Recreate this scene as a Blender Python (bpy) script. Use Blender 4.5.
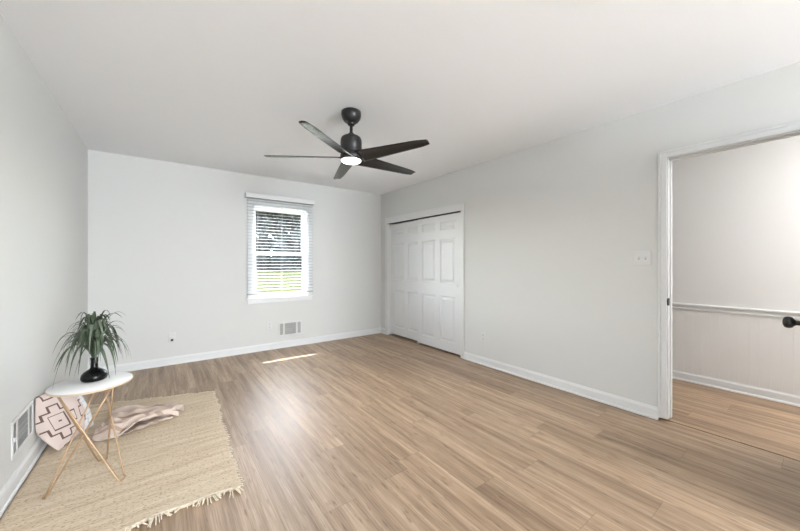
import bpy, math, random
from mathutils import Vector, Matrix
for o in list(bpy.data.objects): bpy.data.objects.remove(o, do_unlink=True)
C = bpy.context.scene
COL = C.collection
R = math.radians
random.seed(7)

# ---------------------------------------------------------------- camera
cam = bpy.data.cameras.new('camera'); camo = bpy.data.objects.new('camera', cam); COL.objects.link(camo)
cam.sensor_width = 36.0; cam.lens = 319.94 * 36 / 800; cam.shift_y = -1.32 / 800
cam.clip_start = 0.05; cam.clip_end = 500
camo.location = (0, 0, 1.21); camo.rotation_euler = (R(90), 0, -0.63883)
C.camera = camo

# ---------------------------------------------------------------- sky, sun, lights, exposure
W = bpy.data.worlds.new('world'); C.world = W; W.use_nodes = True
wn = W.node_tree.nodes; wl = W.node_tree.links
bg = wn['Background']; sky = wn.new('ShaderNodeTexSky'); sky.sky_type = 'NISHITA'
sky.sun_disc = False; sky.sun_elevation = R(54); sky.sun_rotation = R(0); sky.dust_density = 2.0
hs = wn.new('ShaderNodeHueSaturation'); hs.inputs['Saturation'].default_value = .55
wl.new(sky.outputs[0], hs.inputs['Color']); wl.new(hs.outputs[0], bg.inputs[0]); bg.inputs[1].default_value = 2.6

def light(name, kind, loc, energy, color=(1, 1, 1), **kw):
    l = bpy.data.lights.new(name, kind); l.energy = energy; l.color = color
    for k, v in kw.items():
        if k not in ('target', 'rot'): setattr(l, k, v)
    o = bpy.data.objects.new(name, l); COL.objects.link(o); o.location = loc
    if 'target' in kw:
        o.rotation_euler = (Vector(kw['target']) - Vector(loc)).to_track_quat('-Z', 'Y').to_euler()
    return o
SUN_E = 53.0
light('sun', 'SUN', (2, 12, 14), 6.8, (1, .96, .91), angle=R(0.5),
      target=(2 - .055, 12 - math.cos(R(SUN_E)), 14 - math.sin(R(SUN_E))))
# added fill light in the unseen rear of the room, behind the camera
light('rear_fill_light', 'AREA', (1.7, -4.55, 1.2), 285, (.87, .94, 1), shape='RECTANGLE', size=2.2, size_y=1.9, target=(-1.2, .6, .5))
# unseen area light added to brighten the hallway
light('hall_fill_light', 'AREA', (3.75, -1.0, 2.36), 22, (.97, .97, .97), shape='DISK', size=.8, target=(3.75, -.6, 0))
C.view_settings.view_transform = 'Standard'; C.view_settings.look = 'None'
C.view_settings.exposure = 1.14; C.view_settings.gamma = 1.0; C.view_settings.use_curve_mapping = False

# ---------------------------------------------------------------- mesh helper
class MB:
    def __init__(s): s.v = []; s.f = []; s.m = []; s.sm = []
    def add(s, vs, fs, mi=0, smooth=False):
        b = len(s.v); s.v += [tuple(v) for v in vs]
        for f in fs: s.f.append(tuple(b + i for i in f)); s.m.append(mi); s.sm.append(smooth)
        return s
    def box(s, x0, x1, y0, y1, z0, z1, mi=0):
        vs = [(x, y, z) for z in (z0, z1) for y in (y0, y1) for x in (x0, x1)]
        return s.add(vs, [(0, 2, 3, 1), (4, 5, 7, 6), (0, 1, 5, 4), (1, 3, 7, 5), (3, 2, 6, 7), (2, 0, 4, 6)], mi)
    def bbox(s, x0, x1, y0, y1, z0, z1, b=.003, mi=0):
        """box with chamfered edges"""
        xs = (x0, x0 + b, x1 - b, x1); ys = (y0, y0 + b, y1 - b, y1); zs = (z0, z0 + b, z1 - b, z1)
        vs = []; fs = []
        def q(a): vs.extend(a); n = len(vs); fs.append(tuple(range(n - len(a), n)))
        X0, XA, XB, X1 = xs; Y0, YA, YB_, Y1 = ys; Z0, ZA, ZB, Z1 = zs
        q([(XA, YA, Z0), (XA, YB_, Z0), (XB, YB_, Z0), (XB, YA, Z0)]); q([(XA, YA, Z1), (XB, YA, Z1), (XB, YB_, Z1), (XA, YB_, Z1)])
        q([(XA, Y0, ZA), (XB, Y0, ZA), (XB, Y0, ZB), (XA, Y0, ZB)]); q([(XA, Y1, ZA), (XA, Y1, ZB), (XB, Y1, ZB), (XB, Y1, ZA)])
        q([(X0, YA, ZA), (X0, YA, ZB), (X0, YB_, ZB), (X0, YB_, ZA)]); q([(X1, YA, ZA), (X1, YB_, ZA), (X1, YB_, ZB), (X1, YA, ZB)])
        for yo, yi in ((Y0, YA), (Y1, YB_)):
            for zo, zi in ((Z0, ZA), (Z1, ZB)): q([(XA, yo, zi), (XB, yo, zi), (XB, yi, zo), (XA, yi, zo)])
        for xo, xi in ((X0, XA), (X1, XB)):
            for zo, zi in ((Z0, ZA), (Z1, ZB)): q([(xo, YA, zi), (xo, YB_, zi), (xi, YB_, zo), (xi, YA, zo)])
            for yo, yi in ((Y0, YA), (Y1, YB_)): q([(xo, yi, ZA), (xo, yi, ZB), (xi, yo, ZB), (xi, yo, ZA)])
        for xo, xi in ((X0, XA), (X1, XB)):
            for yo, yi in ((Y0, YA), (Y1, YB_)):
                for zo, zi in ((Z0, ZA), (Z1, ZB)): q([(xo, yi, zi), (xi, yo, zi), (xi, yi, zo)])
        return s.add(vs, fs, mi)
    def lathe(s, prof, n=32, c=(0, 0, 0), mi=0, axis='z', smooth=True):
        vs = []; fs = []
        for r, z in prof:
            for i in range(n):
                a = 2 * math.pi * i / n; p = (r * math.cos(a), r * math.sin(a), z)
                if axis == 'y': p = (p[0], p[2], -p[1])
                if axis == 'x': p = (p[2], p[0], p[1])
                vs.append((p[0] + c[0], p[1] + c[1], p[2] + c[2]))
        m = len(prof)
        for j in range(m - 1):
            for i in range(n):
                k = (i + 1) % n; fs.append((j * n + i, j * n + k, (j + 1) * n + k, (j + 1) * n + i))
        fs.append(tuple(range(n - 1, -1, -1))); fs.append(tuple((m - 1) * n + i for i in range(n)))
        return s.add(vs, fs, mi, smooth)
    def tube(s, pts, r, n=8, mi=0, closed=False):
        pts = [Vector(p) for p in pts]; vs = []; fs = []; m = len(pts); up = None
        rr = r if isinstance(r, (list, tuple)) else [r] * m
        for i, p in enumerate(pts):
            a = pts[max(i - 1, 0)]; b = pts[min(i + 1, m - 1)]; t = (b - a).normalized()
            if up is None:
                up = Vector((0, 0, 1)) if abs(t.z) < .9 else Vector((1, 0, 0))
            u = (up - t * up.dot(t)).normalized(); w = t.cross(u); up = u
            for k in range(n):
                g = 2 * math.pi * k / n; vs.append(p + (u * math.cos(g) + w * math.sin(g)) * rr[i])
        for j in range(m - 1):
            for k in range(n):
                l = (k + 1) % n; fs.append((j * n + k, j * n + l, (j + 1) * n + l, (j + 1) * n + k))
        fs.append(tuple(range(n - 1, -1, -1))); fs.append(tuple((m - 1) * n + k for k in range(n)))
        return s.add(vs, fs, mi, True)
    def extr(s, prof, a, b, mapf, mi=0):
        """closed 2-D profile swept from a to b; mapf(p, t) -> xyz"""
        n = len(prof); vs = [mapf(p, a) for p in prof] + [mapf(p, b) for p in prof]
        fs = [(i, (i + 1) % n, n + (i + 1) % n, n + i) for i in range(n)]
        fs += [tuple(range(n - 1, -1, -1)), tuple(range(n, 2 * n))]
        return s.add(vs, fs, mi)
    def grid(s, fn, nu, nv, mi=0, smooth=True, mif=None):
        vs = [fn(i / nu, j / nv) for j in range(nv + 1) for i in range(nu + 1)]
        b = len(s.v); s.v += [tuple(v) for v in vs]; w = nu + 1
        for j in range(nv):
            for i in range(nu):
                s.f.append((b + j * w + i, b + j * w + i + 1, b + (j + 1) * w + i + 1, b + (j + 1) * w + i))
                s.m.append(mif(i, j) if mif else mi); s.sm.append(smooth)
        return s
    def build(s, name, mats, parent=None, loc=(0, 0, 0), rotz=0, fix=True):
        me = bpy.data.meshes.new(name); me.from_pydata(s.v, [], s.f)
        if not isinstance(mats, (list, tuple)): mats = [mats]
        for m in mats: me.materials.append(m)
        me.polygons.foreach_set('material_index', s.m); me.polygons.foreach_set('use_smooth', s.sm)
        if fix:
            import bmesh
            bm = bmesh.new(); bm.from_mesh(me); bmesh.ops.recalc_face_normals(bm, faces=bm.faces); bm.to_mesh(me); bm.free()
        me.update()
        o = bpy.data.objects.new(name, me); COL.objects.link(o)
        o.location = loc; o.rotation_euler = (0, 0, rotz)
        if parent: o.parent = parent
        return o

def tag(o, label, cat, group=None, kind=None):
    o['label'] = label; o['category'] = cat
    if group: o['group'] = group
    if kind: o['kind'] = kind
    return o
def empty(name, loc, label, cat, rotz=0, group=None, kind=None):
    o = bpy.data.objects.new(name, None); COL.objects.link(o); o.location = loc; o.rotation_euler = (0, 0, rotz)
    o.empty_display_size = .1
    return tag(o, label, cat, group, kind)

# ---------------------------------------------------------------- materials
def newmat(name):
    m = bpy.data.materials.new(name); m.use_nodes = True
    nt = m.node_tree; return m, nt, nt.nodes['Principled BSDF']
class NT:
    def __init__(s, nt): s.nt = nt
    def n(s, t, **kw):
        x = s.nt.nodes.new(t)
        for k, v in kw.items(): setattr(x, k, v)
        return x
    def l(s, a, b): s.nt.links.new(a, b)
    def math(s, op, a, b=None, c=None):
        x = s.n('ShaderNodeMath', operation=op)
        for i, v in enumerate((a, b, c)):
            if v is None: continue
            if isinstance(v, (int, float)): x.inputs[i].default_value = v
            else: s.l(v, x.inputs[i])
        return x.outputs[0]
    def noise(s, vec, scale, detail=3, rough=.5):
        x = s.n('ShaderNodeTexNoise'); x.inputs['Scale'].default_value = scale; x.inputs['Detail'].default_value = detail
        x.inputs['Roughness'].default_value = rough
        if vec is not None: s.l(vec, x.inputs['Vector'])
        return x.outputs[0]
    def obj(s): return s.n('ShaderNodeTexCoord').outputs['Object']
    def map(s, vec, scale=(1, 1, 1), rot=(0, 0, 0), loc=(0, 0, 0)):
        x = s.n('ShaderNodeMapping'); x.inputs['Scale'].default_value = scale; x.inputs['Rotation'].default_value = rot; x.inputs['Location'].default_value = loc
        s.l(vec, x.inputs['Vector']); return x.outputs[0]
    def ramp(s, fac, stops):
        x = s.n('ShaderNodeValToRGB'); e = x.color_ramp.elements
        while len(e) < len(stops): e.new(.5)
        for q, (p, c) in zip(e, stops): q.position = p; q.color = (*c, 1)
        s.l(fac, x.inputs[0]); return x.outputs[0]
    def mix(s, fac, a, b, blend='MIX'):
        x = s.n('ShaderNodeMix', data_type='RGBA', blend_type=blend)
        for i, v in ((0, fac), (6, a), (7, b)):
            if isinstance(v, (int, float)): x.inputs[i].default_value = v
            elif isinstance(v, tuple): x.inputs[i].default_value = (*v, 1)
            else: s.l(v, x.inputs[i])
        return x.outputs[2]
    def bump(s, h, strength, dist, bsdf):
        x = s.n('ShaderNodeBump'); x.inputs['Strength'].default_value = strength; x.inputs['Distance'].default_value = dist
        s.l(h, x.inputs['Height']); s.l(x.outputs[0], bsdf.inputs['Normal'])
def simple(name, col, rough=.5, metal=0, var=.04, scale=30, bump=0, bdist=.001, spec=.5, stretch=(1, 1, 1)):
    m, nt, b = newmat(name); t = NT(nt)
    f = t.noise(t.map(t.obj(), stretch), scale, 3)
    lo = tuple(max(c * (1 - var), 0) for c in col); hi = tuple(min(c * (1 + var), 1) for c in col)
    t.l(t.ramp(f, [(.3, lo), (.7, hi)]), b.inputs['Base Color'])
    b.inputs['Roughness'].default_value = rough; b.inputs['Metallic'].default_value = metal
    b.inputs['Specular IOR Level'].default_value = spec
    if bump: t.bump(f, bump, bdist, b)
    return m
M = {}
M['wall'] = simple('wall_paint', (.66, .664, .650), .62, var=.008, scale=220, bump=.12, bdist=.0006, spec=.35)
M['hall_wall'] = simple('hall_wall_paint', (.76, .748, .732), .6, var=.008, scale=220, bump=.1, bdist=.0006, spec=.35)
M['ceiling'] = simple('ceiling_paint', (.86, .872, .89), .8, var=.01, scale=260, bump=.15, bdist=.0008, spec=.2)
M['trim'] = simple('white_trim_paint', (.73, .737, .738), .35, var=.008, scale=60)
M['door'] = simple('white_door_paint', (.72, .73, .74), .38, var=.008, scale=60)
M['vinyl'] = simple('white_vinyl', (.88, .88, .88), .35, var=.005)
M['slat'] = simple('blind_slat_backlit_grey', (.42, .425, .42), .4, var=.01)  # white slats, greyed in the colour to look backlit against the window
M['plate'] = simple('white_plastic_plate', (.68, .682, .672), .4, var=.005)
M['dark'] = simple('dark_slot', (.03, .03, .03), .6)
M['metalgrey'] = simple('vent_shadow_metal', (.30, .30, .29), .5)
M['black'] = simple('black_satin_metal', (.013, .0125, .0125), .38, var=.1, spec=.5)
M['blade'] = simple('black_wood_grain_blade', (.018, .0165, .016), .27, var=.3, scale=14, stretch=(1, 12, 12), spec=.5)
M['gold'] = simple('brushed_gold', (.50, .345, .215), .42, metal=.6, var=.08)
M['edge'] = simple('pale_wood_edge', (.60, .48, .36), .5)
M['marble'] = simple('white_table_top', (.80, .805, .80), .3, var=.05, scale=5)
M['vase'] = simple('glossy_black_ceramic', (.004, .004, .0045), .24, spec=.25)
M['bark'] = simple('tree_bark', (.02, .018, .015), .9, var=.3, scale=8)
M['glass_dummy'] = None

def plank_floor(name, x_off, warm):
    m, nt, b = newmat(name); t = NT(nt)
    sep = t.n('ShaderNodeSeparateXYZ'); t.l(t.obj(), sep.inputs[0]); x, y = sep.outputs[0], sep.outputs[1]
    pw, pl = .178, 1.22
    u = t.math('DIVIDE', t.math('SUBTRACT', x, x_off), pw); row = t.math('FLOOR', u); fu = t.math('FRACT', u)
    w1 = t.n('ShaderNodeTexWhiteNoise', noise_dimensions='1D'); t.l(row, w1.inputs['W'])
    v = t.math('ADD', t.math('DIVIDE', y, pl), t.math('MULTIPLY', w1.outputs['Value'], 7.3)); cell = t.math('FLOOR', v); fv = t.math('FRACT', v)
    cm = t.n('ShaderNodeCombineXYZ'); t.l(row, cm.inputs[0]); t.l(cell, cm.inputs[1])
    w2 = t.n('ShaderNodeTexWhiteNoise', noise_dimensions='3D'); t.l(cm.outputs[0], w2.inputs['Vector'])
    rnd = w2.outputs['Value']
    # grain coordinates shift per plank
    c2 = t.n('ShaderNodeCombineXYZ'); t.l(t.math('ADD', x, t.math('MULTIPLY', rnd, 31.)), c2.inputs[0])
    t.l(t.math('ADD', y, t.math('MULTIPLY', rnd, 17.)), c2.inputs[1]); t.l(t.math('MULTIPLY', rnd, 9.), c2.inputs[2])
    g1 = t.noise(t.map(c2.outputs[0], (17, .75, 1)), 1.5, 4, .55)       # broad streaks
    g2 = t.noise(t.map(c2.outputs[0], (120, 3.0, 1)), 1.6, 4, .6)       # fine grain
    g3 = t.noise(t.map(c2.outputs[0], (26, 4.5, 1)), 2.0, 3, .5)        # flecks and small knots
    base = t.ramp(g1, [(.32, (.235, .150, .090)), (.5, (.375, .258, .165)), (.68, (.475, .350, .240))])
    fine = t.ramp(g2, [(.30, (.66, .63, .60)), (.66, (1.14, 1.14, 1.14))])
    col = t.mix(1.0, base, fine, 'MULTIPLY')
    fl = t.ramp(g3, [(.60, (1, 1, 1)), (.74, (.46, .38, .31))])
    col = t.mix(.8, col, fl, 'MULTIPLY')
    tint = t.ramp(rnd, [(0, (.86, .84, .82)), (.5, (1, 1, 1)), (1, (1.12, 1.12, 1.12))])
    col = t.mix(1.0, col, tint, 'MULTIPLY')
    col = t.mix(1.0, col, warm, 'MULTIPLY')
    e1 = t.math('MULTIPLY', t.math('MINIMUM', fu, t.math('SUBTRACT', 1.0, fu)), pw)
    e2 = t.math('MULTIPLY', t.math('MINIMUM', fv, t.math('SUBTRACT', 1.0, fv)), pl)
    e = t.math('MINIMUM', e1, e2)
    groove = t.math('LESS_THAN', e, .0013)
    col = t.mix(t.math('MULTIPLY', groove, .55), col, (.10, .065, .04))
    t.l(col, b.inputs['Base Color'])
    ro = t.n('ShaderNodeMapRange'); t.l(g2, ro.inputs[0]); ro.inputs[3].default_value = .40; ro.inputs[4].default_value = .52
    t.l(ro.outputs[0], b.inputs['Roughness']); b.inputs['Specular IOR Level'].default_value = 1.0
    h = t.math('SUBTRACT', t.math('MULTIPLY', g2, .3), groove)
    t.bump(h, .25, .0008, b)
    return m
M['floor'] = plank_floor('oak_plank_floor', 1.339 - .178 * 40, (1, 1, 1))
M['hall_floor'] = plank_floor('oak_plank_floor_hall', 3.20 - .178 * 40, (1, .97, .93))

def rug_mat():
    m, nt, b = newmat('woven_jute'); t = NT(nt); o = t.obj()
    sep = t.n('ShaderNodeSeparateXYZ'); t.l(o, sep.inputs[0])
    wob = t.math('MULTIPLY', t.noise(t.map(o, (3, 3, 1)), 3, 3), .02)
    yy = t.math('ADD', sep.outputs[1], wob)
    rows = t.math('SINE', t.math('MULTIPLY', yy, 2 * math.pi / .016))
    knots = t.noise(t.map(o, (40, 75, 1)), 1.6, 3, .6)
    bands = t.noise(t.map(o, (2.0, 26, 1)), 1.0, 4, .6)
    col = t.ramp(bands, [(.25, (.52, .405, .28)), (.5, (.655, .54, .405)), (.75, (.75, .655, .525))])
    col = t.mix(1.0, col, t.ramp(knots, [(.30, (.52, .47, .42)), (.45, (.98, .98, .98)), (.75, (1.10, 1.10, 1.09))]), 'MULTIPLY')
    t.l(col, b.inputs['Base Color']); b.inputs['Roughness'].default_value = .95; b.inputs['Specular IOR Level'].default_value = .1
    h = t.math('ADD', t.math('MULTIPLY', rows, .5), t.math('MULTIPLY', knots, 1.2)); t.bump(h, .8, .004, b)
    return m
M['rug'] = rug_mat()
M['fringe'] = simple('cotton_fringe', (.73, .65, .53), .95, var=.18, scale=60, spec=.1)
def fabric(name, col, var=.06, stripes=None):
    m, nt, b = newmat(name); t = NT(nt); o = t.obj()
    f = t.noise(t.map(o, (1, 1, 1)), 420, 2); g = t.noise(o, 9, 3)
    c = t.ramp(g, [(.3, tuple(v * (1 - var) for v in col)), (.7, tuple(min(v * (1 + var), 1) for v in col))])
    if stripes:
        sep = t.n('ShaderNodeSeparateXYZ'); t.l(o, sep.inputs[0])
        s1 = t.math('FRACT', t.math('DIVIDE', sep.outputs[1], .105)); s2 = t.math('LESS_THAN', s1, .17)
        c = t.mix(t.math('MULTIPLY', s2, .75), c, stripes)
    t.l(c, b.inputs['Base Color']); b.inputs['Roughness'].default_value = .95; b.inputs['Specular IOR Level'].default_value = .1
    t.bump(f, .4, .001, b); return m
M['pink'] = fabric('pale_pink_cotton', (.66, .555, .52))
M['brownline'] = fabric('brown_stitching', (.15, .10, .085))
M['whitefab'] = fabric('white_cotton', (.80, .80, .81))
M['greyline'] = fabric('grey_stitching', (.55, .54, .55))
M['blanket'] = fabric('dusty_beige_knit', (.63, .52, .455), stripes=(.36, .25, .19))
M['leaf'] = simple('leaf_green', (.050, .072, .040), .5, var=.35, scale=18)
M['leaf2'] = simple('leaf_grey_green', (.105, .130, .092), .5, var=.3, scale=18)
M['stem'] = simple('plant_stem', (.11, .12, .06), .6)
M['foliage'] = simple('tree_leaves', (.0055, .009, .0068), .6, var=.5, scale=1.5)
M['foliage2'] = simple('tree_leaves_light', (.013, .016, .009), .6, var=.4, scale=1.5)
def lawn_mat():
    m, nt, b = newmat('lawn_grass'); t = NT(nt); o = t.obj()
    f = t.noise(o, .35, 4); g = t.noise(t.map(o, (1, 1, 1)), 14, 3)
    c = t.ramp(f, [(.3, (.026, .032, .0095)), (.6, (.034, .038, .0135)), (.8, (.039, .042, .018))])
    c = t.mix(.5, c, t.ramp(g, [(.3, (.7, .7, .65)), (.7, (1.15, 1.15, 1.1))]), 'MULTIPLY')
    t.l(c, b.inputs['Base Color']); b.inputs['Roughness'].default_value = 1; b.inputs['Specular IOR Level'].default_value = 0
    t.bump(g, .5, .05, b); return m
M['lawn'] = lawn_mat()
def glass_mat():
    m = bpy.data.materials.new('window_glass'); m.use_nodes = True; nt = m.node_tree; t = NT(nt)
    nt.nodes.remove(nt.nodes['Principled BSDF']); out = nt.nodes['Material Output']
    tr = t.n('ShaderNodeBsdfTransparent'); tr.inputs[0].default_value = (.95, .97, .96, 1)
    gl = t.n('ShaderNodeBsdfGlossy'); gl.inputs['Roughness'].default_value = .02
    lw = t.n('ShaderNodeLayerWeight'); lw.inputs[0].default_value = .5      # same on both faces of the pane
    fr = t.math('MULTIPLY_ADD', t.math('POWER', lw.outputs['Facing'], 5.0), .9, .035)
    mx = t.n('ShaderNodeMixShader'); t.l(fr, mx.inputs[0]); t.l(tr.outputs[0], mx.inputs[1]); t.l(gl.outputs[0], mx.inputs[2])
    t.l(mx.outputs[0], out.inputs[0]); return m
M['glass'] = glass_mat()
def emis(name, col, s):
    m, nt, b = newmat(name); b.inputs['Base Color'].default_value = (.9, .9, .88, 1)
    b.inputs['Emission Color'].default_value = (*col, 1); b.inputs['Emission Strength'].default_value = s
    t = NT(nt); f = t.noise(t.obj(), 40, 2); t.l(t.ramp(f, [(.3, (.88, .88, .86)), (.7, (.92, .92, .9))]), b.inputs['Base Color']); return m
M['lamp'] = emis('lit_diffuser', (1, .97, .93), 3.0)

# ---------------------------------------------------------------- room dimensions
XL, XR, YB, YR, H = -.641, 3.105, 4.741, -4.7, 2.44
WT = .100                      # inner wall thickness
WX0, WX1, WZ0, WZ1 = .997, 1.776, .735, 2.035     # window opening
CY0, CY1, CZ = 2.853, 4.533, 1.905                # closet opening
DY0, DY1, DZ = -.048, .760, 2.036                    # hall door opening
HX = 4.362                                         # far hall wall

def struct(name, mb, mats, label, cat, parent=None, **kw):
    o = mb.build(name, mats, parent, **kw)
    if not parent: tag(o, label, cat, kind='structure')
    return o
struct('floor', MB().box(XL - .1, XR + .030, YR - .1, YB + .1, -.1, 0), M['floor'], 'light oak plank floor running the length of the bedroom', 'floor')
struct('floor_hall', MB().box(XR + .050, HX + .1, -1.6, 2.4, -.1, 0), M['hall_floor'], 'warm oak plank floor of the hallway beyond the open doorway', 'floor')
struct('trim_threshold', MB().box(XR + .030, XR + .050, YR, YB, -.1, -.004), simple('threshold_dark', (.045, .032, .02), .6), 'thin dark seam between bedroom floor and hallway floor', 'threshold')
struct('floor_closet', MB().box(XR + .045, XR + .8, 2.45, YB + .1, -.1, -.0005), M['floor'], 'plank floor inside the closet behind the sliding doors', 'floor')
struct('ceiling', MB().box(XL - .1, XR + WT, YR - .1, YB + .14, H, H + .1), M['ceiling'], 'white painted bedroom ceiling', 'ceiling')
struct('ceiling_hall', MB().box(XR + WT, HX + .1, -1.6, 2.4, H, H + .1), M['ceiling'], 'white hallway ceiling beyond the doorway', 'ceiling')
struct('wall_left', MB().box(XL - .1, XL, YR - .1, YB + .14, 0, H), M['wall'], 'bright white wall on the left behind the pillow', 'wall')
struct('wall_rear', MB().box(XL, XR + WT, YR - .1, YR, 0, H), M['wall'], 'wall behind the camera position', 'wall')
b = MB(); y0, y1 = YB, YB + .14
b.box(XL, WX0, y0, y1, 0, H).box(WX1, XR + .9, y0, y1, 0, H).box(WX0, WX1, y0, y1, 0, WZ0).box(WX0, WX1, y0, y1, WZ1, H)
struct('wall_back', b, M['wall'], 'pale grey far wall holding the window', 'wall')
b = MB(); x0, x1 = XR, XR + WT
b.box(x0, x1, YR, DY0, 0, H).box(x0, x1, DY0, DY1, DZ, H).box(x0, x1, DY1 + .045, CY0, 0, H).box(x0, x1, DY1, DY1 + .045, .024, H).box(x0, x1, CY0, CY1, CZ, H).box(x0, x1, CY1, YB, 0, H)
struct('wall_right', b, M['wall'], 'long pale wall on the right holding closet and doorway', 'wall')
struct('wall_hall', MB().box(HX, HX + .1, -1.6, 2.4, 0, H), M['hall_wall'], 'warm white hallway wall seen through the doorway', 'wall')
struct('wall_hall_end', MB().box(XR + WT, HX, 2.3, 2.4, 0, H).box(XR + WT, HX, -1.6, -1.5, 0, H), M['hall_wall'], 'short end walls of the hallway', 'wall')
b = MB(); b.box(XR + .75, XR + .85, 2.45, YB, 0, H).box(XR + WT, XR + .75, 2.45, 2.52, 0, H).box(XR + WT, XR + .75, 2.52, YB, H - .02, H)
struct('wall_closet', b, M['wall'], 'inside walls of the closet behind the sliding doors', 'wall')

# baseboards with shoe moulding
BP = [(0, 0), (.022, 0), (.0215, .008), (.018, .014), (.013, .018), (.013, .070), (.010, .078), (.006, .082), (.0045, .090), (0, .092)]
def basebd(name, runs, label, mat='trim'):
    b = MB()
    for a, c, mf in runs: b.extr(BP, a, c, mf)
    struct(name, b, M[mat], label, 'baseboard')
basebd('baseboard_left', [(YR, YB, lambda p, t: (XL + p[0], t, p[1]))], 'white baseboard along the left wall beside the rug')
basebd('baseboard_back', [(XL, XR, lambda p, t: (t, YB - p[0], p[1]))], 'white baseboard along the far wall under the window')
basebd('baseboard_right', [(DY1 + .039, CY0 - .057, lambda p, t: (XR - p[0], t, p[1])), (CY1 + .056, YB, lambda p, t: (XR - p[0], t, p[1])), (YR, DY0 - .039, lambda p, t: (XR - p[0], t, p[1]))],
       'white baseboard along the right wall between closet and doorway')
basebd('baseboard_hall', [(-1.5, 2.3, lambda p, t: (HX - p[0], t, p[1]))], 'white baseboard of the hallway wall')
b = MB(); yy = -1.5
while yy < 2.29:
    b.bbox(HX - .004, HX + .001, yy, min(yy + .0648, 2.3), .09, .742, .0008); yy += .065
struct('trim_wainscot', b, M['hall_wall'], 'grooved board panelling under the hallway chair rail', 'wainscot')
CR = [(0, .738), (.012, .740), (.014, .752), (.010, .760), (.012, .774), (.024, .784), (.026, .796), (.018, .802), (0, .804)]
struct('trim_chair_rail', MB().extr(CR, -1.5, 2.3, lambda p, t: (HX - p[0], t, p[1])), M['trim'], 'white chair rail across the hallway wall', 'chair rail')

# ---------------------------------------------------------------- casings
def casing_y(b, face, s, ya, yb_, z0, zt, w, mi=0):
    """flat casing with stepped back band on an x = face wall, s = direction into the room"""
    def strip(y0, y1, z0, z1, d): b.bbox(min(face, face + s * d), max(face, face + s * d), y0, y1, z0, z1, .0025, mi)
    strip(ya - w, ya, z0, zt + w, .014); strip(yb_, yb_ + w, z0, zt + w, .014); strip(ya, yb_, zt, zt + w, .014)
    strip(ya - w - .0, ya - w + .016, z0, zt + w, .020); strip(yb_ + w - .016, yb_ + w, z0, zt + w, .020); strip(ya - w, yb_ + w, zt + w - .016, zt + w, .0205)
# hall doorway frame (trim_1): jamb + casings
b = MB()
casing_y(b, XR, -1, DY0 + .013, DY1 - .013, .024, DZ - .013, .052)
casing_y(b, XR + WT, 1, DY0 + .013, DY1 - .013, .013, DZ - .013, .052)
b.box(XR, XR + WT, DY1 - .018, DY1 + .001, .024, DZ).box(XR, XR + WT, DY0 - .001, DY0 + .018, .013, DZ).box(XR, XR + WT, DY0 - .001, DY1 + .001, DZ - .018, DZ + .001)
b.box(XR + .045, XR + .075, DY1 - .026, DY1 - .017, .024, DZ - .016).box(XR + .045, XR + .075, DY0 + .017, DY0 + .026, .013, DZ - .016).box(XR + .045, XR + .075, DY0 + .017, DY1 - .017, DZ - .026, DZ - .016)
tr1 = struct('trim_1', b, M['trim'], 'white doorway casing and jamb opening to the hallway', 'door frame')
b = MB(); b.bbox(XR - .0055, XR + .03, DY1 - .0205, DY1 - .0175, .893, .950, .001); b.box(XR - .0065, XR - .004, DY1 - .0205, DY1 - .004, .897, .946)
so = b.build('strike_plate', M['black'], tr1); so['label'] = 'small black strike plate'
# closet casing (trim_2)
b = MB()
w = .056
b.bbox(XR - .016, XR, CY0 - w, CY0, 0, CZ, .0025); b.bbox(XR - .016, XR, CY1, CY1 + w, 0, CZ, .0025)
b.bbox(XR - .016, XR, CY0 - w, CY1 + w, CZ, CZ + .075, .0025); b.bbox(XR - .020, XR, CY0 - w, CY1 + w, CZ + .075, CZ + .097, .003)
b.box(XR - .004, XR + WT, CY0, CY0 + .004, 0, CZ).box(XR - .004, XR + WT, CY1 - .004, CY1, 0, CZ)
tr2 = struct('trim_2', b, M['trim'], 'white casing around the sliding closet doors', 'door frame')
b = MB().bbox(XR + .002, XR + .08, CY0 + .878, CY0 + .905, .0, .028, .003); b.build('floor_guide', M['plate'], tr2)
b = MB().box(XR + .012, XR + .09, CY0 + .004, CY1 - .004, CZ - .004, CZ + .001); b.build('door_track', M['dark'], tr2)

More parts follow.
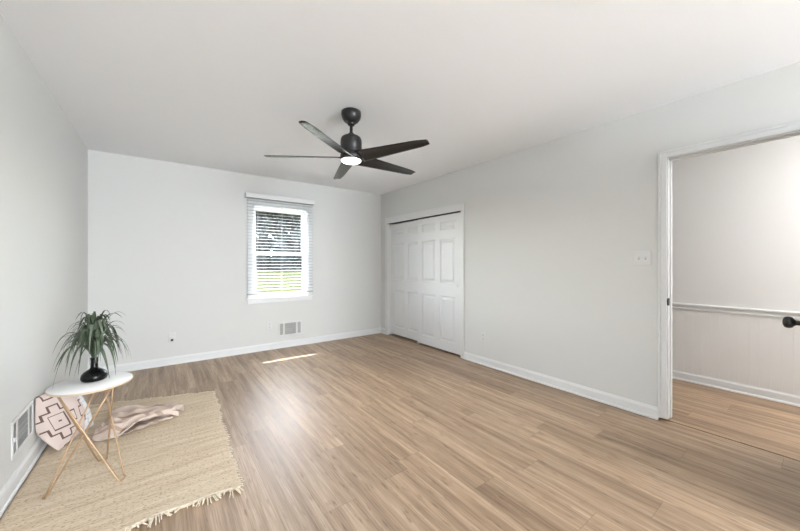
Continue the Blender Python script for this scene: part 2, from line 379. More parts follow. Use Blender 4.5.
# six-panel sliding doors
def six_panel(width, height, th):
    """slab in local y (0..width), front face at x=0 looking to -x, back at +th"""
    b = MB(); cy = width / 2
    cols = [(cy - .338, cy - .048), (cy + .048, cy + .338)]; rows = [(.125, .745), (.925, 1.525), (1.655, height - .09)]
    ys = sorted({0, width, *[v for c in cols for v in c]}); zs = sorted({0, height, *[v for r in rows for v in r]})
    def q(a): b.add(a, [tuple(range(len(a)))])
    for j in range(len(zs) - 1):
        for i in range(len(ys) - 1):
            ya, yb_, za, zb = ys[i], ys[i + 1], zs[j], zs[j + 1]
            if (ya, yb_) in cols and (za, zb) in rows:
                rings = [(0, 0), (.009, .011), (.028, .011), (.050, .001)]
                for (i0, d0), (i1, d1) in zip(rings, rings[1:]):
                    A = [(d0, ya + i0, za + i0), (d0, yb_ - i0, za + i0), (d0, yb_ - i0, zb - i0), (d0, ya + i0, zb - i0)]
                    B = [(d1, ya + i1, za + i1), (d1, yb_ - i1, za + i1), (d1, yb_ - i1, zb - i1), (d1, ya + i1, zb - i1)]
                    for k in range(4): q([A[k], A[(k + 1) % 4], B[(k + 1) % 4], B[k]])
                i1, d1 = rings[-1]; q([(d1, ya + i1, za + i1), (d1, yb_ - i1, za + i1), (d1, yb_ - i1, zb - i1), (d1, ya + i1, zb - i1)])
            else: q([(0, ya, za), (0, yb_, za), (0, yb_, zb), (0, ya, zb)])
    W_, Hh = width, height
    q([(th, 0, 0), (th, 0, Hh), (th, W_, Hh), (th, W_, 0)]); q([(0, 0, 0), (0, 0, Hh), (th, 0, Hh), (th, 0, 0)]); q([(0, W_, 0), (th, W_, 0), (th, W_, Hh), (0, W_, Hh)])
    q([(0, 0, Hh), (0, W_, Hh), (th, W_, Hh), (th, 0, Hh)]); q([(0, 0, 0), (th, 0, 0), (th, W_, 0), (0, W_, 0)])
    return b
dm = six_panel(.88, 1.858, .030)
def weld(o):
    import bmesh
    bm = bmesh.new(); bm.from_mesh(o.data); bmesh.ops.remove_doubles(bm, verts=bm.verts, dist=1e-5); bmesh.ops.recalc_face_normals(bm, faces=bm.faces); bm.to_mesh(o.data); bm.free()
d1 = struct('door_1', dm, M['door'], 'white six-panel sliding closet door nearer the doorway, in front', 'door', loc=(XR + .006, CY0 + .006, .027)); weld(d1)
d2 = d1.copy(); COL.objects.link(d2); d2.name = 'door_2'; d2.location = (XR + .054, CY1 - .006 - .88, .027)
tag(d2, 'white six-panel sliding closet door at the room corner, sliding behind', 'door', kind='structure')
pull = MB().lathe([(.0, .0), (.016, .0), (.0165, -.0006), (.021, -.0012), (.0225, 0), (.021, .001)], 20, axis='x').build('finger_pull', M['plate'], d1, loc=(-.0003, .055, .90))
p2 = pull.copy(); COL.objects.link(p2); p2.parent = d2; p2.location = (-.0003, .825, .90)

# hallway door swung open into the room, its knob showing at the picture edge
dr = empty('door_3', (XR - .004, DY0 + .020, .012), 'white bedroom door swung open at the right with black knob', 'door', rotz=0, kind='structure')
dr.rotation_euler = (0, 0, R(180 - 6.2))
slab = six_panel(.745, 1.99, .035)
sv = MB(); sv.f = slab.f; sv.m = slab.m; sv.sm = slab.sm; sv.v = [(y, -.018 + x, z) for x, y, z in slab.v]
so = sv.build('door_panel', M['door'], dr); weld(so)
def knob(sign):
    b = MB(); pr = [(.0, .0), (.032, .0), (.033, .004), (.030, .008), (.015, .011), (.0115, .016), (.0115, .034), (.016, .040), (.025, .046), (.0285, .055), (.0285, .062), (.025, .070), (.016, .075), (.0, .0755)]
    b.lathe([(r, z * sign) for r, z in pr], 24, axis='y')
    return b
kb = knob(-1); ko = kb.build('knob', M['black'], dr, loc=(.685, -.018, .918)); ko['label'] = 'black round door knob'
kb = knob(1); ko = kb.build('knob', M['black'], dr, loc=(.685, .017, .918)); ko['label'] = 'black round door knob'
for z in (.2, 1.0, 1.8):
    MB().lathe([(.006, z - .045), (.006, z + .045)], 10, c=(.0, .020, 0)).build('hinge', M['black'], dr)

# ---------------------------------------------------------------- window
win = empty('window_1', ((WX0 + WX1) / 2, YB, WZ0), 'white double-hung window in the far wall looking onto lawn', 'window', kind='structure')
wx, wy, wz = win.location
def wb(mb, name, mat): 
    mb.v = [(x - wx, y - wy, z - wz) for x, y, z in mb.v]; return mb.build(name, mat, win)
b = MB(); cw = .065
b.bbox(WX0 - cw, WX0, YB - .016, YB, WZ0, WZ1 + cw, .002).bbox(WX1, WX1 + cw, YB - .016, YB, WZ0, WZ1 + cw, .002).bbox(WX0, WX1, YB - .016, YB, WZ1, WZ1 + cw, .002)
wb(b, 'window_casing', M['trim'])
wb(MB().bbox(WX0 - cw - .02, WX1 + cw + .02, YB - .018, YB + .05, WZ0 - .012, WZ0 + .008, .004), 'window_sill', M['trim'])
wb(MB().bbox(WX0 - cw, WX1 + cw, YB - .014, YB, WZ0 - .070, WZ0 - .012, .002), 'window_apron', M['trim'])
b = MB(); fr = .022
b.box(WX0, WX0 + fr, YB + .002, YB + .14, WZ0, WZ1).box(WX1 - fr, WX1, YB + .002, YB + .14, WZ0, WZ1).box(WX0, WX1, YB + .002, YB + .14, WZ1 - fr, WZ1).box(WX0, WX1, YB + .045, YB + .14, WZ0, WZ0 + .02)
wb(b, 'window_frame', M['vinyl'])
def sash(y0, y1, z0, z1, rb, rt):
    b = MB(); a, c = WX0 + fr, WX1 - fr; s = .036
    b.bbox(a, a + s, y0, y1, z0, z1, .003).bbox(c - s, c, y0, y1, z0, z1, .003).bbox(a + s, c - s, y0, y1, z0, z0 + rb, .003).bbox(a + s, c - s, y0, y1, z1 - rt, z1, .003)
    g = MB().box(a + s - .004, c - s + .004, (y0 + y1) / 2 - .002, (y0 + y1) / 2 + .002, z0 + rb - .004, z1 - rt + .004)
    return b, g
b, g = sash(YB + .060, YB + .092, WZ0 + .020, 1.386, .045, .042)
so = wb(b, 'lower_sash', M['vinyl']); go = wb(g, 'glass_pane', M['glass']); go.parent = so
b, g = sash(YB + .096, YB + .128, 1.348, WZ1 - fr, .042, .048)
so = wb(b, 'upper_sash', M['vinyl']); go = wb(g, 'glass_pane', M['glass']); go.parent = so

# blinds hung on the casing in front of the window
VX0, VX1 = .895, 1.850
bl = empty('window_blind', ((VX0 + VX1) / 2, YB - .03, 2.11), 'white horizontal blind with open slats hanging over the window', 'window blind')
def pb(mb, name, mat):
    mb.v = [(x - bl.location.x, y - bl.location.y, z - bl.location.z) for x, y, z in mb.v]; return mb.build(name, mat, bl)
b = MB(); b.bbox(VX0, VX1, YB - .088, YB - .079, 2.110, 2.172, .003).bbox(VX0, VX0 + .008, YB - .080, YB - .0005, 2.110, 2.172, .002).bbox(VX1 - .008, VX1, YB - .080, YB - .0005, 2.110, 2.172, .002)
pb(b, 'valance', M['trim'])
pb(MB().box(VX0 + .012, VX1 - .012, YB - .074, YB - .024, 2.108, 2.150), 'headrail', M['slat'])
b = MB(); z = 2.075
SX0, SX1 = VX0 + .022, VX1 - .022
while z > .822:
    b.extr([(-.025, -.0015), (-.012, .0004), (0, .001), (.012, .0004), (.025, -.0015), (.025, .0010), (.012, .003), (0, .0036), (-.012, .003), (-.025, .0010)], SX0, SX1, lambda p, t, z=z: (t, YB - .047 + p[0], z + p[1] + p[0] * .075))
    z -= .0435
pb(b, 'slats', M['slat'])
pb(MB().bbox(SX0, SX1, YB - .072, YB - .022, .793, .811, .003), 'bottom_rail', M['slat'])
b = MB()
for x in (SX0 + .13, (SX0 + SX1) / 2, SX1 - .13):
    for yy in (YB - .0735, YB - .0205): b.tube([(x, yy, 2.11), (x, yy, .80)], .0009, 5)
pb(b, 'ladder_cord', M['slat'])

# ---------------------------------------------------------------- wall plates and vents
def plate(name, w, h, loc, rotz, label, cat):
    r = empty(name, loc, label, cat, rotz)
    MB().bbox(-w / 2, w / 2, 0, .006, -h / 2, h / 2, .0025).build('cover_plate', M['plate'], r)
    return r
# local +y points into the room; facing -x wall: rotate +90 deg ; back wall (room on -y): 180 deg
r = plate('light_switch', .117, .117, (XR, .905, 1.258), R(90), 'white double light switch plate left of the doorway', 'light switch')
for x in (-.023, .023):
    MB().bbox(x - .005, x + .005, .006, .0075, -.012, .012, .0006).build('switch_surround', M['metalgrey'], r)
    MB().add([(x - .004, .007, -.008), (x + .004, .007, -.008), (x + .004, .007, .008), (x - .004, .007, .008), (x - .0035, .017, .004), (x + .0035, .017, .004), (x + .0035, .016, .011), (x - .0035, .016, .011)],
             [(0, 1, 5, 4), (1, 2, 6, 5), (2, 3, 7, 6), (3, 0, 4, 7), (4, 5, 6, 7)]).build('toggle', M['plate'], r)
def outlet(loc, rotz, label):
    r = plate('power_outlet', .072, .116, loc, rotz, label, 'outlet')
    for z in (-.024, .024):
        s = MB().bbox(-.017, .017, .006, .0085, z - .0145, z + .0145, .001).build('socket', M['plate'], r)
        b = MB()
        for x in (-.0065, .0065): b.box(x - .0015, x + .0015, .0085, .0092, z - .001, z + .009)
        b.lathe([(.0025, .0085), (.0025, .0092)], 8, c=(0, 0, z - .008), axis='y')
        so = b.build('slots', M['dark'], s)
    MB().lathe([(.003, .006), (.003, .0075)], 8, axis='y').build('screw', M['metalgrey'], r)
    return r
outlet((XR, 2.495, .330), R(90), 'white power outlet low on the right wall beside closet')
outlet((1.215, YB, .340), R(180), 'white power outlet on the far wall left of the vent')
r = plate('cable_jack', .072, .116, (.094, YB, .328), R(180), 'white wall plate with dark cable jack low on far wall near the plant', 'wall plate')
MB().bbox(-.022, .022, .006, .012, -.040, .010, .002).build('jack_housing', M['plate'], r)
MB().lathe([(.014, .006), (.014, .0125), (.009, .0128), (.009, .016)], 16, c=(0, 0, -.032), axis='y').build('jack', M['dark'], r)

def register(loc, rotz, w, h, label):
    r = empty('wall_vent', loc, label, 'wall vent', rotz)
    b = MB(); f = .022
    b.bbox(-w / 2, w / 2, 0, .006, -h / 2, -h / 2 + f, .002).bbox(-w / 2, w / 2, 0, .006, h / 2 - f, h / 2, .002)
    b.bbox(-w / 2, -w / 2 + f, 0, .006, -h / 2 + f, h / 2 - f, .002).bbox(w / 2 - f, w / 2, 0, .006, -h / 2 + f, h / 2 - f, .002)
    iw = w / 2 - f
    for x in (-iw * .62, iw * .62): b.bbox(x - .012, x + .012, 0, .005, -h / 2 + f, h / 2 - f, .001)
    b.build('vent_frame', M['plate'], r)
    MB().box(-iw, iw, .0003, .001, -h / 2 + f, h / 2 - f).build('vent_back', M['metalgrey'], r)
    b = MB(); n = 15
    for i in range(n):
        x = -iw * .62 + .014 + (iw * 1.24 - .028) * i / (n - 1)
        b.extr([(-.0035, .001), (-.002, .001), (.0035, .0048), (.002, .0048)], -h / 2 + f, h / 2 - f, lambda p, t, x=x: (x + p[0], p[1], t))
    for sgn in (-1, 1):
        for i in range(4):
            x = sgn * (iw * .62 + .016 + (iw * .38 - .02) * i / 3.)
            b.extr([(-.0035, .001), (-.002, .001), (.0035, .0048), (.002, .0048)], -h / 2 + f, h / 2 - f, lambda p, t, x=x: (x + p[0], p[1], t))
    for z in (-.03, 0, .03): b.box(-iw * .62, iw * .62, .001, .0042, z - .0015, z + .0015)
    b.build('louvers', simple('vent_louver_grey', (.55, .55, .54), .5), r)
    MB().bbox(iw + .004, iw + .010, .006, .014, -.012, .012, .001).build('damper_lever', M['plate'], r)
    return r
register((1.512, YB, .268), R(180), .345, .205, 'white wall vent with grey louvres under the window')
register((XL, 2.745, .275), R(-90), .345, .205, 'white wall vent on the left wall beside the pillow')

# ---------------------------------------------------------------- ceiling fan
FX, FY = 1.222, 2.305
fan = empty('ceiling_fan', (FX, FY, H), 'matte black five-blade ceiling fan with lit round light', 'ceiling fan')
MB().lathe([(.072, 0), (.078, -.004), (.079, -.03), (.074, -.055), (.060, -.078), (.045, -.090), (.028, -.094), (.0, -.095)][::-1], 36).build('canopy', M['black'], fan)
MB().lathe([(.030, -.088), (.031, -.100), (.026, -.112), (.014, -.118)], 24).build('hanger_ball', M['black'], fan)
MB().lathe([(.0125, -.100), (.0125, -.200)], 18).build('downrod', M['black'], fan)
MB().lathe([(.014, -.172), (.022, -.176), (.026, -.186), (.028, -.198)], 24).build('coupling', M['black'], fan)
MB().lathe([(.0, -.194), (.030, -.196), (.062, -.202), (.076, -.212), (.083, -.228), (.085, -.250), (.085, -.318), (.080, -.322), (.080, -.338), (.086, -.342), (.088, -.368), (.086, -.390), (.078, -.394), (.0, -.394)], 48).build('motor_housing', M['black'], fan)
MB().lathe([(.0, -.386), (.076, -.388), (.078, -.394), (.076, -.402), (.066, -.409), (.045, -.414), (.0, -.416)], 40).build('light_diffuser', M['lamp'], fan)
def blade():
    nu, nv = 30, 10; r0, r1 = .082, .680
    def prof(u):
        # CCW edge (+y) straight, CW edge (-y) sweeping in towards the tip
        return .072 - .030 * u - .012 * max(0, (u - .86) / .14) ** 2, -.074 + .026 * u + .014 * max(0, (u - .80) / .20) ** 2
    def pt(u, v, side):
        le, tr = prof(u)
        y = tr + (le - tr) * v
        r = r0 + (r1 - r0) * u
        ang = R(19 - 9 * u)
        th = .0035 * (1 - (2 * v - 1) ** 4) + .0006
        camber = .006 * (1 - (2 * v - 1) ** 2)
        z = -math.sin(ang) * y + camber + side * th
        return (r, math.cos(ang) * y, z)
    b = MB(); b.grid(lambda u, v: pt(u, v, 1), nu, nv); b.grid(lambda u, v: pt(u, v, -1), nu, nv)
    n = len(b.v) // 2; w_ = nu + 1; ring = [i for i in range(w_)] + [j * w_ + nu for j in range(1, nv + 1)] + [nv * w_ + i for i in range(nu - 1, -1, -1)] + [j * w_ for j in range(nv - 1, 0, -1)]
    for a, c in zip(ring, ring[1:] + ring[:1]): b.f.append((a, c, n + c, n + a)); b.m.append(0); b.sm.append(False)
    return b
bl0 = None
for k in range(5):
    if bl0 is None: o = bl0 = blade().build('blade', M['blade'], fan)
    else: o = bl0.copy(); COL.objects.link(o); o.parent = fan
    o.location = (0, 0, -.375); o.rotation_euler = (0, 0, R((3.6, 74.2, 146.6, 217.2, 293.4)[k]))
fl = light('fan_lamp', 'AREA', (0, 0, -.425), 7, (1, .96, .9), shape='DISK', size=.14); fl.parent = fan

# ---------------------------------------------------------------- rug
BRp, BLp, FLp, FRp = Vector((.388, 3.492, 0)), Vector((-.612, 3.80, 0)), Vector((-.612, 1.925, 0)), Vector((.338, 1.905, 0))
rugc = (BRp + BLp + FLp + FRp) / 4
rug = empty('jute_rug', tuple(rugc), 'tan woven jute rug with a frayed fringe on the plank floor', 'rug')
rnd = random.Random(3)
def rug_xy(u, v):
    p = FLp.lerp(FRp, u).lerp(BLp.lerp(BRp, u), v) - rugc
    p.x += .006 * math.sin(v * 19) * u + .004 * math.sin(v * 53) * (u > .95)
    p.y += (.010 * math.sin(u * 9 + 1) + .006 * math.sin(u * 23)) * (1 - v) + .007 * math.sin(u * 26) * v
    return p
def rtop(u, v):
    p = rug_xy(u, v); e = min(u, 1 - u, v, 1 - v)
    return (p.x, p.y, .0105 + .0014 * math.sin(p.x * 31 + p.y * 17) * math.sin(p.y * 23) - (.004 if e < .004 else 0))
b = MB(); b.grid(rtop, 60, 100)
def rbot(u, v): p = rug_xy(u, v); return (p.x, p.y, .0006)
b.grid(rbot, 60, 100); n = 61 * 101; w_ = 61
ring = [i for i in range(61)] + [j * w_ + 60 for j in range(1, 101)] + [100 * w_ + i for i in range(59, -1, -1)] + [j * w_ for j in range(99, 0, -1)]
for a, c in zip(ring, ring[1:] + ring[:1]): b.f.append((a, c, n + c, n + a)); b.m.append(0); b.sm.append(False)
b.build('rug_weave', M['rug'], rug)
b = MB()
u = .02
while u < 1.0:      # knotted tassels along the front edge, bunched together
    p = rug_xy(u, 0); bunch = .5 + .5 * math.sin(u * 41 + 2 * math.sin(u * 13)); L = .018 + .045 * bunch * rnd.uniform(.6, 1.1)
    dx = rnd.uniform(-.016, .016) + .010 * math.sin(u * 60)
    pts = [(p.x, p.y + .008, .009), (p.x + dx * .3, p.y - L * .35, .009 + .006 * bunch), (p.x + dx * .8, p.y - L * .75, .006), (p.x + dx * 1.2, p.y - L, .0035)]
    rr = rnd.uniform(.0022, .0036); b.tube(pts, [rr, rr * 1.2, rr, rr * .7], 5)
    u += rnd.uniform(.006, .012) if bunch > .3 else rnd.uniform(.012, .03)
b.tube([(lambda p: (p.x, p.y + .004, .010))(rug_xy(i / 60, 0)) for i in range(61)], .0055, 6)
fo = b.build('fringe', M['fringe'], rug); fo['kind'] = 'stuff'
b = MB(); v = .01
while v < 1.0:      # short frayed ends on right and back edges
    p = rug_xy(1, v); L = rnd.uniform(.006, .020); b.tube([(p.x - .004, p.y, .008), (p.x + L * .6, p.y + rnd.uniform(-.006, .006), .006), (p.x + L, p.y + rnd.uniform(-.01, .01), .003)], .0022, 5)
    p = rug_xy(v, 1); L = rnd.uniform(.006, .022); b.tube([(p.x, p.y - .004, .008), (p.x + rnd.uniform(-.006, .006), p.y + L * .6, .006), (p.x + rnd.uniform(-.01, .01), p.y + L, .003)], .0022, 5)
    v += rnd.uniform(.006, .014)
fo = b.build('frayed_edge', M['fringe'], rug); fo['kind'] = 'stuff'

# ---------------------------------------------------------------- side table
TX, TY, TZ = -.317, 2.468, .0105
tb = empty('side_table', (TX, TY, TZ), 'round white-topped side table on crossed gold hairpin legs', 'side table')
TH = .5395
MB().lathe([(.0, TH - .012), (.168, TH - .012), (.1735, TH - .009), (.175, TH - .004), (.1735, TH), (.0, TH)], 64).build('tabletop', [M['marble']], tb)
MB().lathe([(.1735, TH - .0135), (.1765, TH - .0125), (.1772, TH - .007), (.1765, TH - .002), (.1738, TH - .002)], 64).build('top_edge_band', M['edge'], tb)
MB().lathe([(.0, TH - .018), (.15, TH - .018), (.15, TH - .0121), (.0, TH - .0121)], 40).build('under_plate', M['gold'], tb)
fa = [202, 320, 82]; ta = [212, 312, 80]
feet = [Vector((.176 * math.cos(R(a)), .176 * math.sin(R(a)), .006)) for a in fa]
tops = [Vector((.138 * math.cos(R(a)), .138 * math.sin(R(a)), TH - .018)) for a in ta]
for k in range(3):
    f = feet[k]; A, B = tops[(k + 1) % 3], tops[(k + 2) % 3]
    side = (A - B); side.z = 0; side.normalize()
    if k == 0: side *= .6
    fA = f + side * .020; fB = f - side * .020
    o1 = side * .006
    pts = []
    for t in (0, .25, .5, .75, .90, .96): pts.append((A + o1).lerp(fA + Vector((0, 0, .001)), t))
    pts[-1] = fA.lerp(A, .02)
    out = f.normalized() * .010; out.z = 0
    pts += [fA + out * .5, f + out, fB + out * .5, fB.lerp(B, .02)]
    for t in (.90, .75, .5, .25, 0): pts.append((B - o1).lerp(fB, t))
    # nudge so rods of different legs pass each other
    MB().tube(pts, .0045, 10).build('leg', M['gold'], tb)

# ---------------------------------------------------------------- potted plant
pl = empty('potted_plant', (-.312, 2.505, TZ + TH), 'drooping strap-leaf green plant in squat black vase on side table', 'plant')
MB().lathe([(.0, .0), (.046, .0), (.053, .004), (.0575, .014), (.058, .024), (.054, .038), (.044, .050), (.030, .060), (.020, .067), (.0165, .076), (.0158, .110), (.0170, .122), (.0185, .128), (.0150, .128), (.0135, .12), (.0130, .08), (.0, .075)], 40).build('vase', M['vase'], pl)
rnd = random.Random(21)
def strap(b, a0, h, rho, re, he, w, mi, z0=.11, sway=0):
    n = 14; ca, sa = math.cos(a0), math.sin(a0)
    ctl = [(.006, z0), (rho * .18, z0 + h * .95), (rho * .85, z0 + h * 1.28), (re, z0 + he)]
    path = []
    for i in range(n + 1):
        t = i / n; w_ = [(1 - t) ** 3, 3 * t * (1 - t) ** 2, 3 * t * t * (1 - t), t ** 3]
        r = sum(k * c[0] for k, c in zip(w_, ctl)); z = sum(k * c[1] for k, c in zip(w_, ctl)); q = sway * t * t
        path.append(Vector((r * ca - q * sa, r * sa + q * ca, z)))
    vs = []; fs = []
    for i, q in enumerate(path):
        d = (path[min(i + 1, n)] - path[max(i - 1, 0)]).normalized(); t = i / n
        ww = w * min(1, .35 + t * 2.2) * (1 - max(0, (t - .5) / .5) ** 1.8 * .94)
        s = Vector((-sa, ca, 0)); s = (s - d * s.dot(d)).normalized(); nrm = d.cross(s).normalized()
        vs += [q + s * ww * .5, q - nrm * ww * .16, q - s * ww * .5]
    for i in range(n):
        a = i * 3; fs += [(a, a + 1, a + 4, a + 3), (a + 1, a + 2, a + 5, a + 4)]
    b.add(vs, fs, mi, True)
b = MB()
for i in range(70):
    a = i * 2.39996 + rnd.uniform(-.3, .3); q = (i + .5) / 70
    h = .265 - .13 * q + rnd.uniform(-.03, .02); rho = .045 + .115 * q + rnd.uniform(-.01, .02); re = rho * rnd.uniform(1.0, 1.3)
    strap(b, a, h, rho, re, h * rnd.uniform(.0, .7) - .09 * q, rnd.uniform(.011, .019), 0 if rnd.random() < .55 else 1, .112, rnd.uniform(-.04, .04))
for i in range(34):   # stiffer leaves standing out to the sides
    a = rnd.uniform(0, 6.28); h = rnd.uniform(.09, .27); rho = rnd.uniform(.05, .12)
    strap(b, a, h, rho, rho * 1.25, h * rnd.uniform(.5, .95), rnd.uniform(.010, .016), rnd.choice((0, 1)), .112, rnd.uniform(-.05, .05))
for i in range(34):   # short inner leaves filling the crown
    a = rnd.uniform(0, 6.28); h = rnd.uniform(.13, .27)
    strap(b, a, h, rnd.uniform(.02, .07), rnd.uniform(.03, .09), h * rnd.uniform(.6, 1.05), rnd.uniform(.008, .014), rnd.choice((0, 0, 1)), .112, rnd.uniform(-.06, .06))
strap(b, R(-35), .10, .055, .085, -.105, .027, 1, .112, .0); strap(b, R(-15), .12, .075, .095, -.06, .018, 0, .112, .01); strap(b, R(200), .11, .05, .085, -.085, .018, 0, .112, .0)
b.build('foliage', [M['leaf'], M['leaf2']], pl, fix=False)
b = MB()
for i in range(9):
    a = i * .7; b.tube([(.004 * math.cos(a), .004 * math.sin(a), .078), (.007 * math.cos(a), .007 * math.sin(a), .13), (.02 * math.cos(a), .02 * math.sin(a), .22), (.04 * math.cos(a), .04 * math.sin(a), .29)], [.003, .0028, .0022, .0012], 6)
b.build('stems', M['stem'], pl)

# ---------------------------------------------------------------- pillow
pil = empty('throw_pillow', (-.50, 3.07, .0115), 'square pink and white pillow with brown diamond lines leaning on left wall', 'pillow')
Wv = Vector((.37, .93, 0)).normalized(); Uv = Vector((-.30, -.03, .95)).normalized(); Nv = Wv.cross(Uv).normalized()
if Nv.x < 0: Nv = -Nv
PW, PH, PT = .345, .385, .072
base = Vector((-.535, 2.955, .0)) - Vector((-.50, 3.07, 0))
NG = 84
def patt(i, j):
    x = int(i * 1.35) - 21; y = j - 37; T = 62
    yy = (y + T // 2) % T - T // 2; xx = (x + T // 2) % T - T // 2
    ax, ay = abs(xx), abs(yy); q = 9
    def inside(cx, cy, k): return (int(cx) // q + int(cy) // q) <= k
    line = (ax <= 1 and ay <= 1) or max(ax, ay) in (10, 11)
    here = inside(ax, ay, 2)
    if here and not (inside(ax + 2, ay, 2) and inside(ax, ay + 2, 2) and inside(ax + 2, ay + 2, 2)): line = True
    h3 = inside(max(ax - 5, 0), max(ay - 5, 0), 3)
    if i > 58 - (84 - j) * .12: return 3 if line and (i * 7 + j * 3) % 4 else 2
    return 1 if line else 0
def pil_pt(u, v, s):
    x, y = -math.cos(math.pi * u), -math.cos(math.pi * v)
    pinch = 1 - .045 * (1 - abs(x) ** 2) * abs(y) ** 3 ; pin2 = 1 - .045 * (1 - abs(y) ** 2) * abs(x) ** 3
    X = x * pin2 * PW / 2; Y = y * pinch * PH / 2
    h = PT * (max(0, (1 - abs(x) ** 2.4)) * max(0, (1 - abs(y) ** 2.4))) ** .62
    h *= 1 + .05 * math.sin(5 * x + 3 * y) 
    h += .004 * math.sin(11 * x + 2) * math.sin(7 * y) * (1 - abs(x))
    p = base + Wv * (PW / 2 + X) + Uv * (PH / 2 + Y) + Nv * (s * h + .0)
    p.x -= .05 * (1 - y * y) * max(0, -x) ** 1.5
    p.z = max(p.z, .002 + .002 * (1 - s) * .5)
    # left wall contact
    p.x = max(p.x, XL + .006 - (-.50)) if p.z > .1 else max(p.x, XL + .026 + .50)
    return p
b = MB(); b.grid(lambda u, v: pil_pt(u, v, 1), 120, 120, mif=lambda i, j: patt(int((1 - math.cos(math.pi * (i + .5) / 120)) * 42), int((1 - math.cos(math.pi * (j + .5) / 120)) * 42)))
b.build('pillow_front', [M['pink'], M['brownline'], M['whitefab'], M['greyline']], pil, fix=False)
b = MB(); b.grid(lambda u, v: pil_pt(1 - u, v, -1), 40, 40)
b.build('pillow_back', M['pink'], pil, fix=False)

# ---------------------------------------------------------------- blanket
bk = empty('throw_blanket', (-.145, 3.165, .0115), 'crumpled dusty beige throw blanket lying on rug beside pillow', 'blanket', rotz=R(-17))
def outl(t):
    """front and back extents (local y) of the pile along its length"""
    fr_ = -.20 - .10 * math.sin(min(1, t * 1.35) * math.pi) ** .8 * (1 - .35 * t) + .17 * t ** 2.4
    bk_ = .25 + .05 * math.sin(t * 4 + 1) - .13 * t ** 2.2
    end = max(0, 1 - t / .16); fr_ *= 1 - .6 * end ** 2; bk_ *= 1 - .25 * end ** 2
    return fr_, bk_
Lx0, Lx1 = -.265, .255
def top(u, v):
    t = u; f_, k_ = outl(t); x = Lx0 + (Lx1 - Lx0) * t; s = v
    y = f_ + (k_ - f_) * s
    x += (.062 * math.exp(-((s - .30) / .42) ** 2) - .035 * max(0, s - .55)) * (1 - t) ** 1.5      # edge tucked round the pillow
    x += .018 * math.sin(s * 9 + 1) * (t ** 2) - .012 * math.sin(s * 6)
    folds = .5 + .5 * math.sin(s * 31 + 2.2 * math.sin(t * 3.4 + 1) + 1.2 * t)
    f2 = .5 + .5 * math.sin(s * 17 - 3 * t + .6 * math.sin(9 * t))
    amp = min(1, (1 - s) * 7 + .25) * min(1, s * 6 + .3) * min(1, t * 5 + .15)
    z = .012 + (.036 * folds ** 1.8 + .022 * f2) * amp + .006 * math.sin(23 * t + 8 * s)
    lift = max(0, math.sin(max(0, min(1, (t - .42) / .58)) * math.pi)) ** .8
    z += .052 * lift * math.exp(-((s - .02) / .20) ** 2)
    if s < .05: z -= .012 * (1 - s / .05) * (1 - lift)
    z -= .02 * max(0, (s - .93) / .07)
    return (x, y, max(z, .007))
b = MB(); b.grid(top, 90, 90)
def low(u, v):
    t = .30 + .66 * u; f_, k_ = outl(t); x = Lx0 + (Lx1 - Lx0) * t
    y = f_ - .004 + (k_ - f_) * .55 * v
    z = .006 + .012 * (.5 + .5 * math.sin(v * 22 + 5 * u)) * math.exp(-(v / .5) ** 2) + .004 * math.sin(31 * u) * (1 - v)
    return (x, y, max(.005, z))
b.grid(low, 50, 24)
bo = b.build('blanket_cloth', M['blanket'], bk, fix=False)
sm_ = bo.modifiers.new('solid', 'SOLIDIFY'); sm_.thickness = .005; sm_.offset = 0

# ---------------------------------------------------------------- outdoors
def gz(x, y): return -.45 + max(0, y - 6) * .0325 + .12 * math.sin(x * .21) * math.sin(y * .13)
b = MB(); b.grid(lambda u, v: (-30 + 90 * u, YB + .3 + 75 * v, gz(-30 + 90 * u, YB + .3 + 75 * v)), 60, 60)
tag(b.build('lawn', M['lawn'], fix=False), 'sunlit lawn outside the window', 'lawn', kind='structure')
rnd = random.Random(5)
def make_tree(h, cr):
    t = empty('tree', (0, 0, 0), 'tall leafy tree beyond the sunlit lawn outside the window', 'tree', group='trees beyond the lawn')
    b = MB(); b.tube([(0, 0, -.3), (.1, 0, h * .25), (-.08, .1, h * .55), (.1, .0, h * .85)], [.30, .24, .17, .05], 10)
    for k in range(7):
        a = k * 2.4; z = h * (.28 + .08 * k); r = cr * .75
        b.tube([(0, 0, z), (r * .5 * math.cos(a), r * .5 * math.sin(a), z + h * .06), (r * math.cos(a), r * math.sin(a), z + h * .10)], [.09, .06, .02], 6)
    b.build('trunk', M['bark'], t)
    b = MB()
    clumps = [(Vector((max(-1, min(1, rnd.gauss(0, .6))) * cr, max(-1, min(1, rnd.gauss(0, .6))) * cr, h * rnd.uniform(.2, 1))), rnd.uniform(.6, 1.15) * cr * .48) for _ in range(52)]
    for c_, r_ in clumps:
        for _ in range(135):
            d = Vector((rnd.gauss(0, 1), rnd.gauss(0, 1), rnd.gauss(0, .8))).normalized(); p = c_ + d * r_ * rnd.uniform(.6, 1.05)
            if p.z < .5: continue
            a = Vector((rnd.gauss(0, 1), rnd.gauss(0, 1), rnd.gauss(0, .6))).normalized(); q = a.orthogonal().normalized(); s = rnd.uniform(.22, .42)
            b.add([p - a * s, p - q * s * .45, p + a * s, p + q * s * .45], [(0, 1, 2, 3)], 1 if rnd.random() < .3 else 0)
    b.build('crown', [M['foliage'], M['foliage2']], t, fix=False)
    return t
def copy_tree(t):
    c_ = t.copy(); COL.objects.link(c_)
    for ch in list(t.children): d = ch.copy(); COL.objects.link(d); d.parent = c_
    return c_
pt = make_tree(13.5, 1.95)
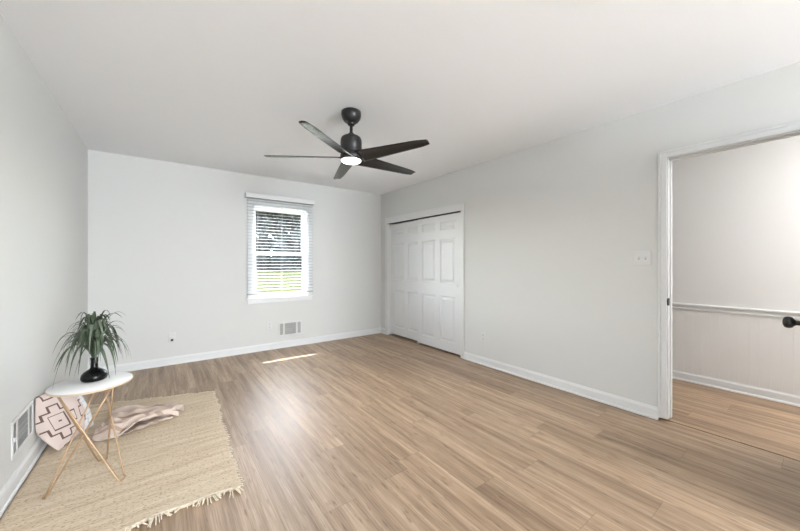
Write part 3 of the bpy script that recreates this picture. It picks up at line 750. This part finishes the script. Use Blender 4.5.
for i, (x, y, s) in enumerate([(6.6, 44.6, 1.0), (13.0, 44.6, 1.0), (19.5, 44.6, 1.0), (10.2, 51.5, 1.1), (17.2, 51.5, 1.1), (3.2, 51.5, 1.1), (13.6, 59, 1.15), (21.2, 59, 1.15), (9.8, 67, 1.2), (18.4, 67, 1.2), (.2, 44.6, 1.0), (-6.2, 44.6, 1.05), (-3.9, 54.5, 1.1)]):
    o = pt if i == 0 else copy_tree(pt)
    o.location = (x, y, gz(x, y)); o.scale = (s, s, s); o.rotation_euler = (0, 0, i * 1.9)
def make_shrub():
    t = empty('shrub', (0, 0, 0), 'low dark shrub at the foot of the trees beyond the lawn', 'shrub', group='shrubs under the trees')
    b = MB()
    for _ in range(1700):
        d = Vector((rnd.gauss(0, 1), rnd.gauss(0, 1), abs(rnd.gauss(0, .8)))).normalized(); p = Vector((d.x * 1.25, d.y * .9, d.z * 3.4 + .2)) * rnd.uniform(.4, 1.0)
        a = Vector((rnd.gauss(0, 1), rnd.gauss(0, 1), rnd.gauss(0, .6))).normalized(); q = a.orthogonal().normalized(); s = rnd.uniform(.2, .36)
        b.add([p - a * s, p - q * s * .5, p + a * s, p + q * s * .5], [(0, 1, 2, 3)])
    b.build('foliage', M['foliage'], t, fix=False)
    b = MB()
    for k in range(4): b.tube([(0, 0, -.1), (.5 * math.cos(k * 1.6), .4 * math.sin(k * 1.6), .8)], [.04, .02], 6)
    b.build('stems', M['bark'], t); return t
ps = make_shrub()
for i, (x, y) in enumerate([(5.9, 38.4), (8.5, 38.2), (11.1, 38.4), (13.7, 38.2), (16.3, 38.4), (18.9, 38.2), (7.2, 40.8), (9.8, 41.2), (12.4, 40.8), (15.0, 41.2), (17.6, 40.8), (3.3, 38.2), (.7, 38.4), (-1.9, 38.2), (-4.5, 38.4)]):
    o = ps if i == 0 else copy_tree(ps); o.location = (x, y, gz(x, y)); o.rotation_euler = (0, 0, math.pi * (i % 2)); o.scale = (.92, .92, 1 + .15 * math.sin(i * 3))
